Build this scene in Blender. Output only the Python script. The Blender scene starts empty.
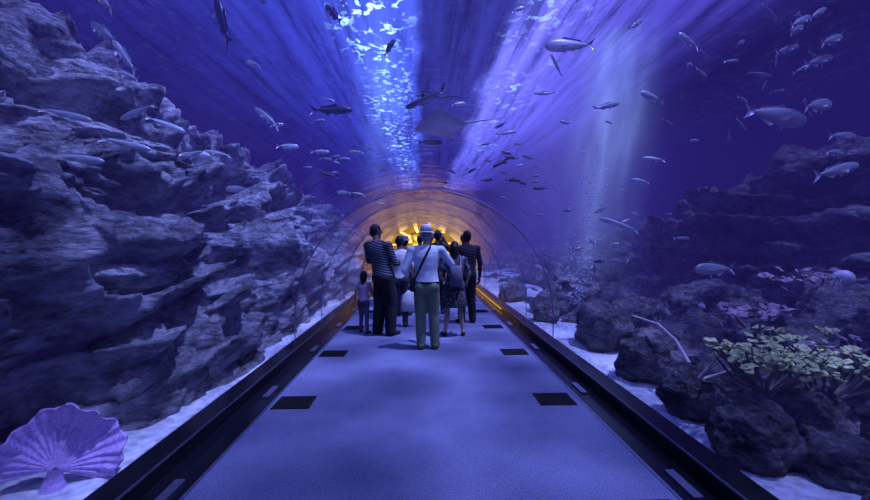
import bpy, bmesh, math, random
import numpy as np
from mathutils import Vector, Matrix, noise, Euler
random.seed(7)
scene=bpy.context.scene
scene.view_settings.view_transform='Standard'
COL=scene.collection
R0=1.92; ZC=0.38; XC=0.05   # arch radius, spring height, tunnel centre

# ------------------------------------------------------------ node helpers
def new_mat(name):
    m=bpy.data.materials.new(name); m.use_nodes=True
    nt=m.node_tree; nt.nodes.clear()
    out=nt.nodes.new('ShaderNodeOutputMaterial')
    return m,nt,out
def N(nt,t,**kw):
    n=nt.nodes.new(t)
    for k,v in kw.items():
        if k in n.inputs.keys(): n.inputs[k].default_value=v
        else: setattr(n,k,v)
    return n
def L(nt,a,b): nt.links.new(a,b)
def M(nt,op,a,b=None,c=None,clamp=False):
    n=nt.nodes.new('ShaderNodeMath'); n.operation=op; n.use_clamp=clamp
    for i,v in enumerate((a,b,c)):
        if v is None: continue
        if isinstance(v,(int,float)): n.inputs[i].default_value=v
        else: nt.links.new(v,n.inputs[i])
    return n.outputs[0]
def ramp(nt,fac,stops):
    r=nt.nodes.new('ShaderNodeValToRGB')
    els=r.color_ramp.elements
    while len(els)<len(stops): els.new(0.5)
    for e,(p,c) in zip(els,stops):
        e.position=p; e.color=(c[0],c[1],c[2],1)
    nt.links.new(fac,r.inputs[0]); return r.outputs[0]
def mulc(nt,a,b):
    g=N(nt,'ShaderNodeMix'); g.data_type='RGBA'; g.blend_type='MULTIPLY'; g.inputs['Factor'].default_value=1
    L(nt,a,g.inputs[6]); L(nt,b,g.inputs[7]); return g.outputs[2]
def simple(name,col,rough=0.8,metal=0.0,var=0.15,scale=20,bump=0.0,spec=0.3):
    m,nt,out=new_mat(name)
    b=N(nt,'ShaderNodeBsdfPrincipled'); b.inputs['Roughness'].default_value=rough
    b.inputs['Metallic'].default_value=metal; b.inputs['Specular IOR Level'].default_value=spec
    tc=N(nt,'ShaderNodeTexCoord'); n=N(nt,'ShaderNodeTexNoise'); n.inputs['Scale'].default_value=scale
    n.inputs['Detail'].default_value=4
    L(nt,tc.outputs['Object'],n.inputs['Vector'])
    a=tuple(c*(1-var) for c in col); d=tuple(min(1,c*(1+var)) for c in col)
    L(nt,ramp(nt,n.outputs['Fac'],[(0.3,a),(0.7,d)]),b.inputs['Base Color'])
    if bump>0:
        bp=N(nt,'ShaderNodeBump'); bp.inputs['Strength'].default_value=bump; bp.inputs['Distance'].default_value=0.02
        L(nt,n.outputs['Fac'],bp.inputs['Height']); L(nt,bp.outputs[0],b.inputs['Normal'])
    L(nt,b.outputs[0],out.inputs[0]); return m
def emis(name,col,s):
    m,nt,out=new_mat(name); e=N(nt,'ShaderNodeEmission'); e.inputs[0].default_value=(*col,1); e.inputs[1].default_value=s
    L(nt,e.outputs[0],out.inputs[0]); return m
def mesh_obj(name,verts,faces,mats=None,smooth=True,parent=None,fm=None):
    me=bpy.data.meshes.new(name); me.from_pydata([tuple(v) for v in verts],[],faces); me.update()
    for m in (mats or []): me.materials.append(m)
    if smooth: me.polygons.foreach_set('use_smooth',[True]*len(me.polygons))
    if fm: me.polygons.foreach_set('material_index',fm)
    o=bpy.data.objects.new(name,me); COL.objects.link(o)
    if parent: o.parent=parent
    return o
def empty(name,loc=(0,0,0)):
    o=bpy.data.objects.new(name,None); o.location=loc; o.empty_display_size=0.1; COL.objects.link(o); return o

class MB:
    """mesh builder with material index"""
    def __init__(s): s.v=[];s.f=[];s.m=[]
    def add(s,vs,fs,mi=0):
        o=len(s.v); s.v+= [tuple(v) for v in vs]; s.f+=[tuple(i+o for i in f) for f in fs]; s.m+=[mi]*len(fs)
    def box(s,x0,x1,y0,y1,z0,z1,mi=0):
        vs=[(x0,y0,z0),(x1,y0,z0),(x1,y1,z0),(x0,y1,z0),(x0,y0,z1),(x1,y0,z1),(x1,y1,z1),(x0,y1,z1)]
        s.add(vs,[(0,3,2,1),(4,5,6,7),(0,1,5,4),(1,2,6,5),(2,3,7,6),(3,0,4,7)],mi)
    def tube(s,pts,rad,seg=8,mi=0,closed=False):
        pts=[Vector(p) for p in pts]; n=len(pts)
        if isinstance(rad,(int,float)): rad=[rad]*n
        vs=[];fs=[]
        up=Vector((0.13,0.21,0.97)).normalized()
        for i,p in enumerate(pts):
            t=(pts[min(i+1,n-1)]-pts[max(i-1,0)])
            if t.length<1e-9: t=Vector((0,0,1))
            t.normalize()
            a=t.cross(up)
            if a.length<0.05: a=t.cross(Vector((1,0,0)))
            a.normalize(); b=t.cross(a)
            for k in range(seg):
                an=2*math.pi*k/seg
                vs.append(p+(a*math.cos(an)+b*math.sin(an))*rad[i])
        for i in range(n-1):
            for k in range(seg):
                k2=(k+1)%seg
                fs.append((i*seg+k,i*seg+k2,(i+1)*seg+k2,(i+1)*seg+k))
        fs.append(tuple(range(seg))); fs.append(tuple((n-1)*seg+k for k in reversed(range(seg))))
        s.add(vs,fs,mi)
    def obj(s,name,mats,smooth=True,parent=None):
        return mesh_obj(name,s.v,s.f,mats,smooth,parent,s.m)

# ------------------------------------------------------------ materials
def mat_carpet():
    m,nt,out=new_mat('carpet_weave')
    b=N(nt,'ShaderNodeBsdfPrincipled'); b.inputs['Roughness'].default_value=0.95; b.inputs['Specular IOR Level'].default_value=0.1
    tc=N(nt,'ShaderNodeTexCoord')
    n1=N(nt,'ShaderNodeTexNoise'); n1.inputs['Scale'].default_value=110; n1.inputs['Detail'].default_value=3
    n2=N(nt,'ShaderNodeTexNoise'); n2.inputs['Scale'].default_value=1.3; n2.inputs['Detail'].default_value=5
    L(nt,tc.outputs['Object'],n1.inputs['Vector']); L(nt,tc.outputs['Object'],n2.inputs['Vector'])
    f=M(nt,'ADD',M(nt,'MULTIPLY',n1.outputs['Fac'],0.6),M(nt,'MULTIPLY',n2.outputs['Fac'],0.4))
    L(nt,ramp(nt,f,[(0.36,(0.08,0.09,0.16)),(0.64,(0.23,0.245,0.38))]),b.inputs['Base Color'])
    bp=N(nt,'ShaderNodeBump'); bp.inputs['Strength'].default_value=0.8; bp.inputs['Distance'].default_value=0.01
    L(nt,n1.outputs['Fac'],bp.inputs['Height']); L(nt,bp.outputs[0],b.inputs['Normal'])
    L(nt,b.outputs[0],out.inputs[0]); return m
def mat_rock(name,lo,hi,scale=1.0):
    m,nt,out=new_mat(name)
    b=N(nt,'ShaderNodeBsdfPrincipled'); b.inputs['Roughness'].default_value=0.9; b.inputs['Specular IOR Level'].default_value=0.15
    tc=N(nt,'ShaderNodeTexCoord')
    mp=N(nt,'ShaderNodeMapping'); mp.inputs['Scale'].default_value=(scale,scale*0.7,scale*1.8)
    L(nt,tc.outputs['Object'],mp.inputs['Vector'])
    n=N(nt,'ShaderNodeTexNoise'); n.inputs['Scale'].default_value=1.6; n.inputs['Detail'].default_value=9; n.inputs['Roughness'].default_value=0.7
    n2=N(nt,'ShaderNodeTexNoise'); n2.inputs['Scale'].default_value=9; n2.inputs['Detail'].default_value=8; n2.inputs['Roughness'].default_value=0.75
    v=N(nt,'ShaderNodeTexVoronoi'); v.inputs['Scale'].default_value=4.5; v.feature='DISTANCE_TO_EDGE'
    for k in (n,n2): L(nt,mp.outputs[0],k.inputs['Vector'])
    L(nt,mp.outputs[0],v.inputs['Vector'])
    mix=tuple((a*.60+c*.40) for a,c in zip(lo,hi))
    L(nt,ramp(nt,M(nt,'ADD',M(nt,'MULTIPLY',n.outputs['Fac'],0.6),M(nt,'MULTIPLY',n2.outputs['Fac'],0.4)),
        [(0.40,lo),(0.50,mix),(0.59,hi)]),b.inputs['Base Color'])
    h=M(nt,'ADD',M(nt,'MULTIPLY',n2.outputs['Fac'],1.0),M(nt,'MULTIPLY',M(nt,'MINIMUM',v.outputs['Distance'],0.2),0.8))
    h=M(nt,'ADD',h,n.outputs['Fac'])
    bp=N(nt,'ShaderNodeBump'); bp.inputs['Strength'].default_value=1.0; bp.inputs['Distance'].default_value=0.18
    L(nt,h,bp.inputs['Height']); L(nt,bp.outputs[0],b.inputs['Normal'])
    L(nt,b.outputs[0],out.inputs[0]); return m
def mat_acrylic(name,bump,refl,base,pw=5.0):
    m,nt,out=new_mat(name)
    tc=N(nt,'ShaderNodeTexCoord'); mp=N(nt,'ShaderNodeMapping'); mp.inputs['Scale'].default_value=(0.8,2.4,0.8)
    L(nt,tc.outputs['Object'],mp.inputs['Vector'])
    n=N(nt,'ShaderNodeTexNoise'); n.inputs['Scale'].default_value=1.7; n.inputs['Detail'].default_value=4
    L(nt,mp.outputs[0],n.inputs['Vector'])
    bp=N(nt,'ShaderNodeBump'); bp.inputs['Strength'].default_value=bump; bp.inputs['Distance'].default_value=0.06
    L(nt,n.outputs['Fac'],bp.inputs['Height'])
    lw=N(nt,'ShaderNodeLayerWeight'); lw.inputs['Blend'].default_value=0.5
    f=M(nt,'POWER',lw.outputs['Facing'],pw)
    f=M(nt,'MULTIPLY_ADD',f,refl,base,clamp=True)
    g=N(nt,'ShaderNodeBsdfGlossy'); g.inputs['Roughness'].default_value=0.05; g.inputs['Color'].default_value=(0.8,0.8,0.9,1)
    L(nt,bp.outputs[0],g.inputs['Normal'])
    t=N(nt,'ShaderNodeBsdfTransparent'); t.inputs[0].default_value=(0.97,0.97,1,1)
    mx=N(nt,'ShaderNodeMixShader'); L(nt,f,mx.inputs[0]); L(nt,t.outputs[0],mx.inputs[1]); L(nt,g.outputs[0],mx.inputs[2])
    L(nt,mx.outputs[0],out.inputs[0]); return m
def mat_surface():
    m,nt,out=new_mat('water_surface_painted_light')
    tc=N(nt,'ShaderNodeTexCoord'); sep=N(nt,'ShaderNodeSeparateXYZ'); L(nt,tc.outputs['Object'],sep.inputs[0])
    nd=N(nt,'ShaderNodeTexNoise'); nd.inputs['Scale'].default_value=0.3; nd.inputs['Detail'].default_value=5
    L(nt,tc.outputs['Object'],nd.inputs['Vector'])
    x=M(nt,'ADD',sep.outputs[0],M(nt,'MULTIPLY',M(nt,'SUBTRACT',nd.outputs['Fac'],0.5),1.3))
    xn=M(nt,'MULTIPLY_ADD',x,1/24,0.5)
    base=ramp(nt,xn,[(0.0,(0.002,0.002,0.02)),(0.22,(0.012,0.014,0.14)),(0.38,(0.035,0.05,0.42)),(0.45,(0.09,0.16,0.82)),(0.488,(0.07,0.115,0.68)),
        (0.502,(0.020,0.026,0.18)),(0.592,(0.028,0.032,0.22)),(0.612,(0.21,0.22,0.93)),(0.68,(0.16,0.155,0.78)),(0.76,(0.065,0.055,0.38)),(0.86,(0.010,0.008,0.07)),(0.93,(0.0,0.0,0.005))])  # bright bands and dark strip painted into the surface emission
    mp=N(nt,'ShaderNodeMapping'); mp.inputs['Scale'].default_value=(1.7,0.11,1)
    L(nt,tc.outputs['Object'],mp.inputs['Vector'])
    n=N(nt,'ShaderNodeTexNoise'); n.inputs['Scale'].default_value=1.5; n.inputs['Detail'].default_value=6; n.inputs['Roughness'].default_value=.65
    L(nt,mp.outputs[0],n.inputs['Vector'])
    c=mulc(nt,base,ramp(nt,n.outputs['Fac'],[(0.34,(0.25,0.25,0.30)),(0.48,(0.7,0.7,0.72)),(0.62,(1,1,1))]))  # long light streaks painted into the same emission colour
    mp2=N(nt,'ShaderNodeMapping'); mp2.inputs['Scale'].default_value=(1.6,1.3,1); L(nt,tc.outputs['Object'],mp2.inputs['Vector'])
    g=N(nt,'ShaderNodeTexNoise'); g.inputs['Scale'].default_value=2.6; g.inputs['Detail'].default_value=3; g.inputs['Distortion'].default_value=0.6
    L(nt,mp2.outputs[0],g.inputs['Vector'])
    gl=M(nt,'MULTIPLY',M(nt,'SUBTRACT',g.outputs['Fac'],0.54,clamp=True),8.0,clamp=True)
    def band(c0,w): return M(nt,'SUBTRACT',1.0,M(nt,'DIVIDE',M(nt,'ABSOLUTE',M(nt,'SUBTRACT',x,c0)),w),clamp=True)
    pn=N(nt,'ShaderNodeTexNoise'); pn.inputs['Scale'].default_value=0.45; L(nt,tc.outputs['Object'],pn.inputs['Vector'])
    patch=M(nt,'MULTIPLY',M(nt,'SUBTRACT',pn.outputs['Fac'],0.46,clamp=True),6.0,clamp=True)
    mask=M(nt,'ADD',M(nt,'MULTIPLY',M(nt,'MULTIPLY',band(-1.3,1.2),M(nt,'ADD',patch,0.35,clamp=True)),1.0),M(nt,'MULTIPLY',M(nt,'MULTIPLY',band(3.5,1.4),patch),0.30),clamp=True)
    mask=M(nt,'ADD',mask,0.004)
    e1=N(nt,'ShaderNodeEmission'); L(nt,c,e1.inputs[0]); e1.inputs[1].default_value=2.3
    e2=N(nt,'ShaderNodeEmission'); e2.inputs[0].default_value=(0.36,0.66,1,1); L(nt,M(nt,'MULTIPLY',M(nt,'MULTIPLY',gl,mask),6.5),e2.inputs[1])  # ripple glints painted as extra emission
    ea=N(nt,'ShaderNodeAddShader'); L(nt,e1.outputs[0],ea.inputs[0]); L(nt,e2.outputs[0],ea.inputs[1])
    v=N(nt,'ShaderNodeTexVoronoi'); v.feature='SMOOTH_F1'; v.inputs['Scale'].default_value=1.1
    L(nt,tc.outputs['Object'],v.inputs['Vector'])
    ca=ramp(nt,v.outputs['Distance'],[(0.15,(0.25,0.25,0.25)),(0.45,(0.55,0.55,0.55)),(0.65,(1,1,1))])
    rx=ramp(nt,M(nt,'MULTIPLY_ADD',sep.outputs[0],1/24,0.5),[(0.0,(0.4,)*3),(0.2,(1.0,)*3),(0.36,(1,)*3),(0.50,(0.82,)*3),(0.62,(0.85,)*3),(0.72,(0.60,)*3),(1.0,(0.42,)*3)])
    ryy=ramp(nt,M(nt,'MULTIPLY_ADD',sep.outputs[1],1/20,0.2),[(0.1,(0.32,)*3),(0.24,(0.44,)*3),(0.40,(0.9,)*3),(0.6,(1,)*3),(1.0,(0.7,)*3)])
    t=N(nt,'ShaderNodeBsdfTransparent'); L(nt,mulc(nt,mulc(nt,ca,rx),ryy),t.inputs[0])  # transparency pattern and ramps added to shape the sunlight below
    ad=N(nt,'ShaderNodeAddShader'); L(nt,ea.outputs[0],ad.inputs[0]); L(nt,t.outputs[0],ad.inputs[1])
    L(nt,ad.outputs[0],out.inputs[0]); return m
def mat_water_volume():
    m,nt,out=new_mat('sea_water_haze')
    a=N(nt,'ShaderNodeVolumeAbsorption'); a.inputs['Color'].default_value=(0.12,0.15,0.40,1); a.inputs['Density'].default_value=0.054
    e=N(nt,'ShaderNodeEmission'); e.inputs[0].default_value=(0.145,0.08,0.95,1); e.inputs[1].default_value=0.0088  # volume emission stands in for light scattered by the water
    ad=N(nt,'ShaderNodeAddShader'); L(nt,a.outputs[0],ad.inputs[0]); L(nt,e.outputs[0],ad.inputs[1])
    L(nt,ad.outputs[0],out.inputs['Volume']); return m
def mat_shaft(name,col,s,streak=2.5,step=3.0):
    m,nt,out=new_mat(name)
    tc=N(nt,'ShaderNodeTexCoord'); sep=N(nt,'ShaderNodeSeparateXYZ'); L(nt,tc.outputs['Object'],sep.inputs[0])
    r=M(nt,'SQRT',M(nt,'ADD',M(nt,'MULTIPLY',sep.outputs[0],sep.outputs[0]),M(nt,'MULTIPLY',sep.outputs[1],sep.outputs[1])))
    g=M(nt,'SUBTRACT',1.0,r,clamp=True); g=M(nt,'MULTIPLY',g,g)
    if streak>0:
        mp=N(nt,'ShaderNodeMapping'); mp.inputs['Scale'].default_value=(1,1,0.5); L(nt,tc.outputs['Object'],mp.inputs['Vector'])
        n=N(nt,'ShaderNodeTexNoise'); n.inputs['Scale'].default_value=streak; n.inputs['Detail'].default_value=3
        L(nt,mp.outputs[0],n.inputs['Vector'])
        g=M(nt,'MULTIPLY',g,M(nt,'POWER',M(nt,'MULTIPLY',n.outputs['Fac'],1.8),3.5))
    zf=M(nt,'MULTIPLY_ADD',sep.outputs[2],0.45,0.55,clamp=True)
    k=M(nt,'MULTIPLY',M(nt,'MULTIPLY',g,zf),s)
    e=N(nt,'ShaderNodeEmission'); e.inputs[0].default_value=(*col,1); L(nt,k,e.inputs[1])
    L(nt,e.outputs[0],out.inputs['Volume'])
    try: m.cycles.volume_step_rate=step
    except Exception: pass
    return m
def mat_fish(name,back,belly,stripe=0.0):
    m,nt,out=new_mat(name)
    b=N(nt,'ShaderNodeBsdfPrincipled'); b.inputs['Roughness'].default_value=0.35; b.inputs['Metallic'].default_value=0.15
    tc=N(nt,'ShaderNodeTexCoord'); sep=N(nt,'ShaderNodeSeparateXYZ'); L(nt,tc.outputs['Object'],sep.inputs[0])
    n=N(nt,'ShaderNodeTexNoise'); n.inputs['Scale'].default_value=9; L(nt,tc.outputs['Object'],n.inputs['Vector'])
    f=M(nt,'ADD',M(nt,'MULTIPLY_ADD',sep.outputs[2],4.0,0.4),M(nt,'MULTIPLY',n.outputs['Fac'],0.25+stripe),clamp=True)
    L(nt,ramp(nt,f,[(0.2,belly),(0.75,back)]),b.inputs['Base Color'])
    L(nt,b.outputs[0],out.inputs[0]); return m
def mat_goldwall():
    m,nt,out=new_mat('gold_glow_wall')
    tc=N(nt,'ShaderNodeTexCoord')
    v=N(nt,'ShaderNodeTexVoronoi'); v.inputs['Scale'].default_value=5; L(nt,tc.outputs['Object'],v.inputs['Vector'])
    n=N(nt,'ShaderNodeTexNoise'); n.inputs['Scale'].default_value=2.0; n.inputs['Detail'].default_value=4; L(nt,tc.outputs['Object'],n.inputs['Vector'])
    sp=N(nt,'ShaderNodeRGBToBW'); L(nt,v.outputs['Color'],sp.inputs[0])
    e=N(nt,'ShaderNodeEmission'); L(nt,ramp(nt,n.outputs['Fac'],[(0.38,(0.02,0.01,0.0)),(0.49,(0.50,0.29,0.04)),(0.62,(1.0,0.68,0.14))]),e.inputs[0])  # mottled glow added so the acrylic vault reflects gold
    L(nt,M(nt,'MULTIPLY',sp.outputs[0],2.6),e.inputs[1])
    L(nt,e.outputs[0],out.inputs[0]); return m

carpet_m=mat_carpet()
black_m=simple('black_gloss_stone',(0.008,0.008,0.012),rough=0.18,spec=0.4)
steel_m=simple('brushed_steel',(0.35,0.37,0.45),rough=0.35,metal=0.9)
vent_m=simple('vent_black',(0.005,0.005,0.006),rough=0.7)
rockL_m=mat_rock('reef_rock',(0.025,0.026,0.035),(0.85,0.88,0.94))
rockR_m=mat_rock('dark_reef_rock',(0.018,0.018,0.023),(0.42,0.39,0.42))
boulder_m=mat_rock('boulder_rock',(0.04,0.04,0.042),(0.62,0.59,0.60),2.0)
sand_m=simple('white_sand',(0.72,0.80,0.84),rough=1,var=0.35,scale=14,bump=0.9)
acr_near=mat_acrylic('acrylic_sheet',0.20,0.50,0.015,5.0)
acr_far=mat_acrylic('acrylic_sheet_wavy',0.75,0.90,0.03,4.8)
gold_m=simple('gold_panel',(0.50,0.33,0.09),rough=0.35,metal=0.8,var=0.8,scale=3,bump=0.8)

# ------------------------------------------------------------ tunnel floor
Y0,Y1=-2.5,18.0
b=MB(); b.box(XC-2.02,XC+2.02,Y0,28.0,-0.25,-0.012); b.obj('floor',[black_m],smooth=False)
b=MB(); b.box(XC-1.44,XC+1.44,Y0,Y1,-0.011,0.008); b.obj('carpet_runner',[carpet_m],smooth=False)
b=MB(); b.box(XC-1.88,XC+1.88,Y1,27.4,-0.011,0.008); b.obj('floor_gold_tiles',[simple('warm_stone_tiles',(0.60,0.42,0.17),rough=0.5,var=0.6,scale=3)],smooth=False)
for sgn,nm in ((-1,'left'),(1,'right')):
    b=MB()
    x=XC+sgn*1.44
    b.box(min(x,x+sgn*0.02),max(x,x+sgn*0.02),Y0,Y1,-0.01,0.014)
    b.obj('trim_carpet_'+nm,[steel_m],smooth=False)
    b=MB()
    xa,xb=sorted((XC+sgn*1.72,XC+sgn*1.90)); b.box(xa,xb,Y0,Y1,-0.01,0.10)
    xa,xb=sorted((XC+sgn*1.715,XC+sgn*1.722)); b.box(xa,xb,Y0,Y1,0.088,0.103,1)
    b.obj('baseboard_'+nm,[black_m,steel_m],smooth=False)
    b=MB(); y=0.6
    while y<15:
        xa,xb=sorted((XC+sgn*1.55,XC+sgn*1.61)); b.box(xa,xb,y,y+0.28,-0.01,0.004); y+=1.6
    b.obj('floor_margin_plates_'+nm,[steel_m],smooth=False)
def vent(x,y):
    b=MB(); w,h=0.17,0.14
    b.box(x-w,x+w,y-h,y+h,0.0085,0.010,0)
    for (a,c,d,e) in ((x-w,x+w,y-h,y-h+.02),(x-w,x+w,y+h-.02,y+h),(x-w,x-w+.02,y-h,y+h),(x+w-.02,x+w,y-h,y+h)):
        b.box(a,c,d,e,0.010,0.016,0)
    for i in range(7):
        yy=y-h+0.035+i*0.035; b.box(x-w+.02,x+w-.02,yy,yy+0.012,0.010,0.014,0)
    b.obj('floor_vent',[vent_m],smooth=False)
for k in range(6):
    y=2.03+1.6*k
    vent(-1.19,y); vent(1.26,y)

# ------------------------------------------------------------ acrylic tunnel
def arch_pts(r,n=40,z0=-0.05):
    pts=[(XC-r,z0)]
    for i in range(n+1):
        a=math.pi-math.pi*i/n
        pts.append((XC+r*math.cos(a),ZC+r*math.sin(a)))
    pts.append((XC+r,z0)); return pts
AP=arch_pts(R0)
def vault(y0,y1,k,mat):
    vs=[];fs=[]; n=len(AP)
    for i in range(k+1):
        y=y0+i*(y1-y0)/k
        for (x,z) in AP: vs.append((x,y,z))
    for j in range(k):
        for i in range(n-1): fs.append((j*n+i,j*n+i+1,(j+1)*n+i+1,(j+1)*n+i))
    mesh_obj('acrylic_tunnel_vault',vs,fs,[mat])
vault(Y0,5.7,8,acr_near); vault(5.7,Y1,14,acr_far)
seal_m=simple('grey_joint_sealant',(0.16,0.18,0.28),rough=0.4)
for y in (5.7,7.2,9.4,12.0,15):
    b=MB(); b.tube([(x,y,z) for x,z in arch_pts(R0-0.012,60,0.1)],0.009 if y<6 else 0.008,6); b.obj('tunnel_joint_ring',[seal_m])

# golden exit portal beyond the tunnel
vs=[];fs=[];nn=0
prof=arch_pts(R0+0.02,40)
for y in (Y1,20,23,25,27.5):
    for (x,z) in prof: vs.append((x,y,z))
n=len(prof)
for j in range(4):
    for i in range(n-1): fs.append((j*n+i,j*n+i+1,(j+1)*n+i+1,(j+1)*n+i))
mesh_obj('ceiling_gold_vault',vs,fs,[gold_m])
b=MB(); b.add([(x,27.5,z) for x,z in prof],[tuple(range(len(prof)))]); b.obj('wall_end',[mat_goldwall()],smooth=False)
lampm=emis('warm_lamp',(1.0,0.64,0.20),3)
b=MB()
for y in (18.6,20.6,22.6,24.6,26.6):
    for x in (-1.6,-1.0,-0.35,0.3,0.95,1.55):
        z=ZC+math.sqrt(R0**2-x*x)-0.06
        b.tube([(XC+x,y,z+0.05),(XC+x,y,z)],0.08,12)
b.obj('ceiling_downlights',[lampm],smooth=False)
for x,y in ((-.9,19.2),(.8,20.4),(-.3,21.8),(1.0,23.2),(-1.0,24.4),(.2,25.8)):
    ld=bpy.data.lights.new('warm_ceiling_lamp','SPOT'); ld.energy=150; ld.color=(1,0.62,0.2); ld.shadow_soft_size=0.08; ld.spot_size=math.radians(110); ld.spot_blend=.8
    lo=bpy.data.objects.new('warm_ceiling_lamp',ld); lo.location=(XC+x,y,1.85); COL.objects.link(lo)
b=MB(); b.box(XC+1.69,XC+1.71,8.5,17,0.03,0.045); b.obj('edge_reflection_glow',[emis('amber_reflection',(1,0.5,0.1),0.7)],smooth=False)  # glowing strip stands in for an orange reflection along the floor edge

# ------------------------------------------------------------ tank terrain
def smoothstep(a,b,x):
    t=max(0,min(1,(x-a)/(b-a))); return t*t*(3-2*t)
def interp_profile(prof,t):
    seg=[0]
    for a,b_ in zip(prof,prof[1:]): seg.append(seg[-1]+math.hypot(b_[0]-a[0],b_[1]-a[1]))
    s=t*seg[-1]
    for i in range(len(seg)-1):
        if s<=seg[i+1] or i==len(seg)-2:
            u=(s-seg[i])/(seg[i+1]-seg[i]); a,c=prof[i],prof[i+1]
            return a[0]+(c[0]-a[0])*u,a[1]+(c[1]-a[1])*u
def keep_out(x,z,rr=2.0):
    dx=x-XC; dz=z-ZC
    if z<ZC:
        if abs(dx)<rr: dx=math.copysign(rr,dx)
        return XC+dx,z
    r=math.hypot(dx,dz)
    if r<rr and r>1e-6: dx*=rr/r; dz*=rr/r
    return XC+dx,ZC+dz
def reef(name,prof,hfun,y0,y1,nu,nv,amp,seed,mat,ledge=0.5,power=1.0,ledamp=0.5):
    vs=[];fs=[]
    pr=[interp_profile(prof,(j/(nv-1))**power) for j in range(nv)]
    sg=-1 if prof[0][0]<0 else 1
    for i in range(nu):
        u=i/(nu-1); y=y0+(y1-y0)*u**1.5
        hf=hfun(y)
        for j in range(nv):
            x,z=pr[j]
            a=pr[max(j-1,0)]; c=pr[min(j+1,nv-1)]
            tx,tz=c[0]-a[0],(c[1]-a[1]); l=math.hypot(tx,tz) or 1
            nx,nz=-tz/l*1.0,abs(tx)/l
            nx=-sg*abs(tz)/l
            z2=-0.15+(z+0.15)*hf
            p=Vector((x*0.55+seed,y*0.5,z2*0.8))
            big=noise.fractal(p*0.9,1.0,2.0,3)
            rid=noise.ridged_multi_fractal(p*1.5,1.0,2.1,4,1.0,2.0)-1.0
            fine=noise.fractal(Vector((p.x*5,p.y*4,p.z*7)),0.7,2.1,5)
            col=noise.ridged_multi_fractal(Vector((x*0.6,y*1.7+seed,z2*0.25)),1.0,2.0,3,1.0,2.0)-1.0
            w=(z2*0.9+0.25*math.sin(y*0.35)+1.1*noise.noise(p*0.7)+x*0.12)/ledge
            wi=math.floor(w); saw=w-wi; led=(smoothstep(0,0.8,saw)-smoothstep(0.8,1.0,saw))-0.45
            led*=0.6+0.9*abs(noise.noise(Vector((wi*7.3,y*0.5,x*0.4))))*1.6
            steep=min(1,j/(nv*0.10))
            d=(big*1.0+rid*0.35-col*0.28*min(1,abs(tz)/l*1.5)+fine*0.26+led*ledamp)*amp*steep
            y3=y+amp*0.6*noise.noise(p*2+Vector((9,3,1)))*steep
            X,Z=x+nx*d,z2+nz*d*0.8
            X,Z=keep_out(X,Z); Z=min(Z,7.1)
            # open pocket of sand where the fan coral stands
            if sg<0 and Z<1.0 and y3<3.4:
                k=smoothstep(3.4,2.9,y3)*smoothstep(1.0,.55,Z); X=X-(max(0,X+2.9))*k
            vs.append((X,y3,Z))
    for i in range(nu-1):
        for j in range(nv-1):
            q=(i*nv+j,(i+1)*nv+j,(i+1)*nv+j+1,i*nv+j+1)
            fs.append(q if sg>0 else q[::-1])
    return mesh_obj(name,vs,fs,[mat])
profL=[(-2.05,-.15),(-2.35,.0),(-2.65,.6),(-3.0,1.3),(-3.6,1.75),(-4.0,2.5),(-4.7,3.25),(-6.0,4.4),(-7.8,5.7),(-10,6.6),(-14,6.9)]
reef('coral_reef_slope',profL,lambda y:1.02-0.018*max(0,y-5),-2,38,540,350,0.72,3.0,rockL_m,0.52,1.10,1.25)
profR=[(2.3,-.15),(4.0,-.08),(5.6,0.1),(6.4,.6),(7.0,1.7),(7.8,2.8),(9.2,3.2),(14,3.7)]
reef('rock_ridge',profR,lambda y:max(.25,1.16-max(0,y-7)*.058),-2,38,360,240,0.62,23.0,rockR_m,0.7,1.0,0.9)
# sea bed
vs=[];fs=[];nx,ny=160,200
for i in range(ny):
    for j in range(nx):
        x=-14+28*j/(nx-1); y=-2.5+42*i/(ny-1)
        z=-0.06+0.05*noise.noise(Vector((x*1.2,y*1.2,0)))+0.03*noise.noise(Vector((x*4,y*4,3)))
        if abs(x-XC)<2.3: z=min(z,-0.03) if abs(x-XC)>1.98 else -0.35
        vs.append((x,y,z))
for i in range(ny-1):
    for j in range(nx-1): fs.append((i*nx+j,i*nx+j+1,(i+1)*nx+j+1,(i+1)*nx+j))
mesh_obj('sea_bed_sand',vs,fs,[sand_m])
wall_m=simple('tank_wall_paint',(0.02,0.02,0.06),rough=0.9)
b=MB(); b.box(-15.5,-15.2,-4,44,-0.6,7.6); b.obj('wall_left',[wall_m],smooth=False)
b=MB(); b.box(15.2,15.5,-4,44,-0.6,7.6); b.obj('wall_right',[wall_m],smooth=False)
b=MB(); b.box(-15.5,15.5,44,44.3,-0.6,7.6); b.obj('wall_back',[wall_m],smooth=False)
# water surface
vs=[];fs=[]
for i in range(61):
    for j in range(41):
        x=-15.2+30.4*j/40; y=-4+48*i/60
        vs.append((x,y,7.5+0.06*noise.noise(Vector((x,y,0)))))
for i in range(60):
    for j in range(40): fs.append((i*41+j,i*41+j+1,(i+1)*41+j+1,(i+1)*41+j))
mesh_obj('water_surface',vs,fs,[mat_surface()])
# water body
ap=arch_pts(R0+0.01,40,-0.5)
poly=[(-15.1,-0.5)]+ap+[(15.1,-0.5),(15.1,7.4),(-15.1,7.4)]
vs=[(x,-3.9,z) for x,z in poly]+[(x,43.9,z) for x,z in poly]
n=len(poly); fs=[tuple(range(n)),tuple(reversed(range(n,2*n)))]
for i in range(n): fs.append((i,(i+1)%n,n+(i+1)%n,n+i))
wb=mesh_obj('tank_water',vs,fs,[mat_water_volume()],smooth=False)
bm=bmesh.new(); bm.from_mesh(wb.data); bmesh.ops.recalc_face_normals(bm,faces=bm.faces); bmesh.ops.triangulate(bm,faces=bm.faces); bm.to_mesh(wb.data); bm.free()
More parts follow.
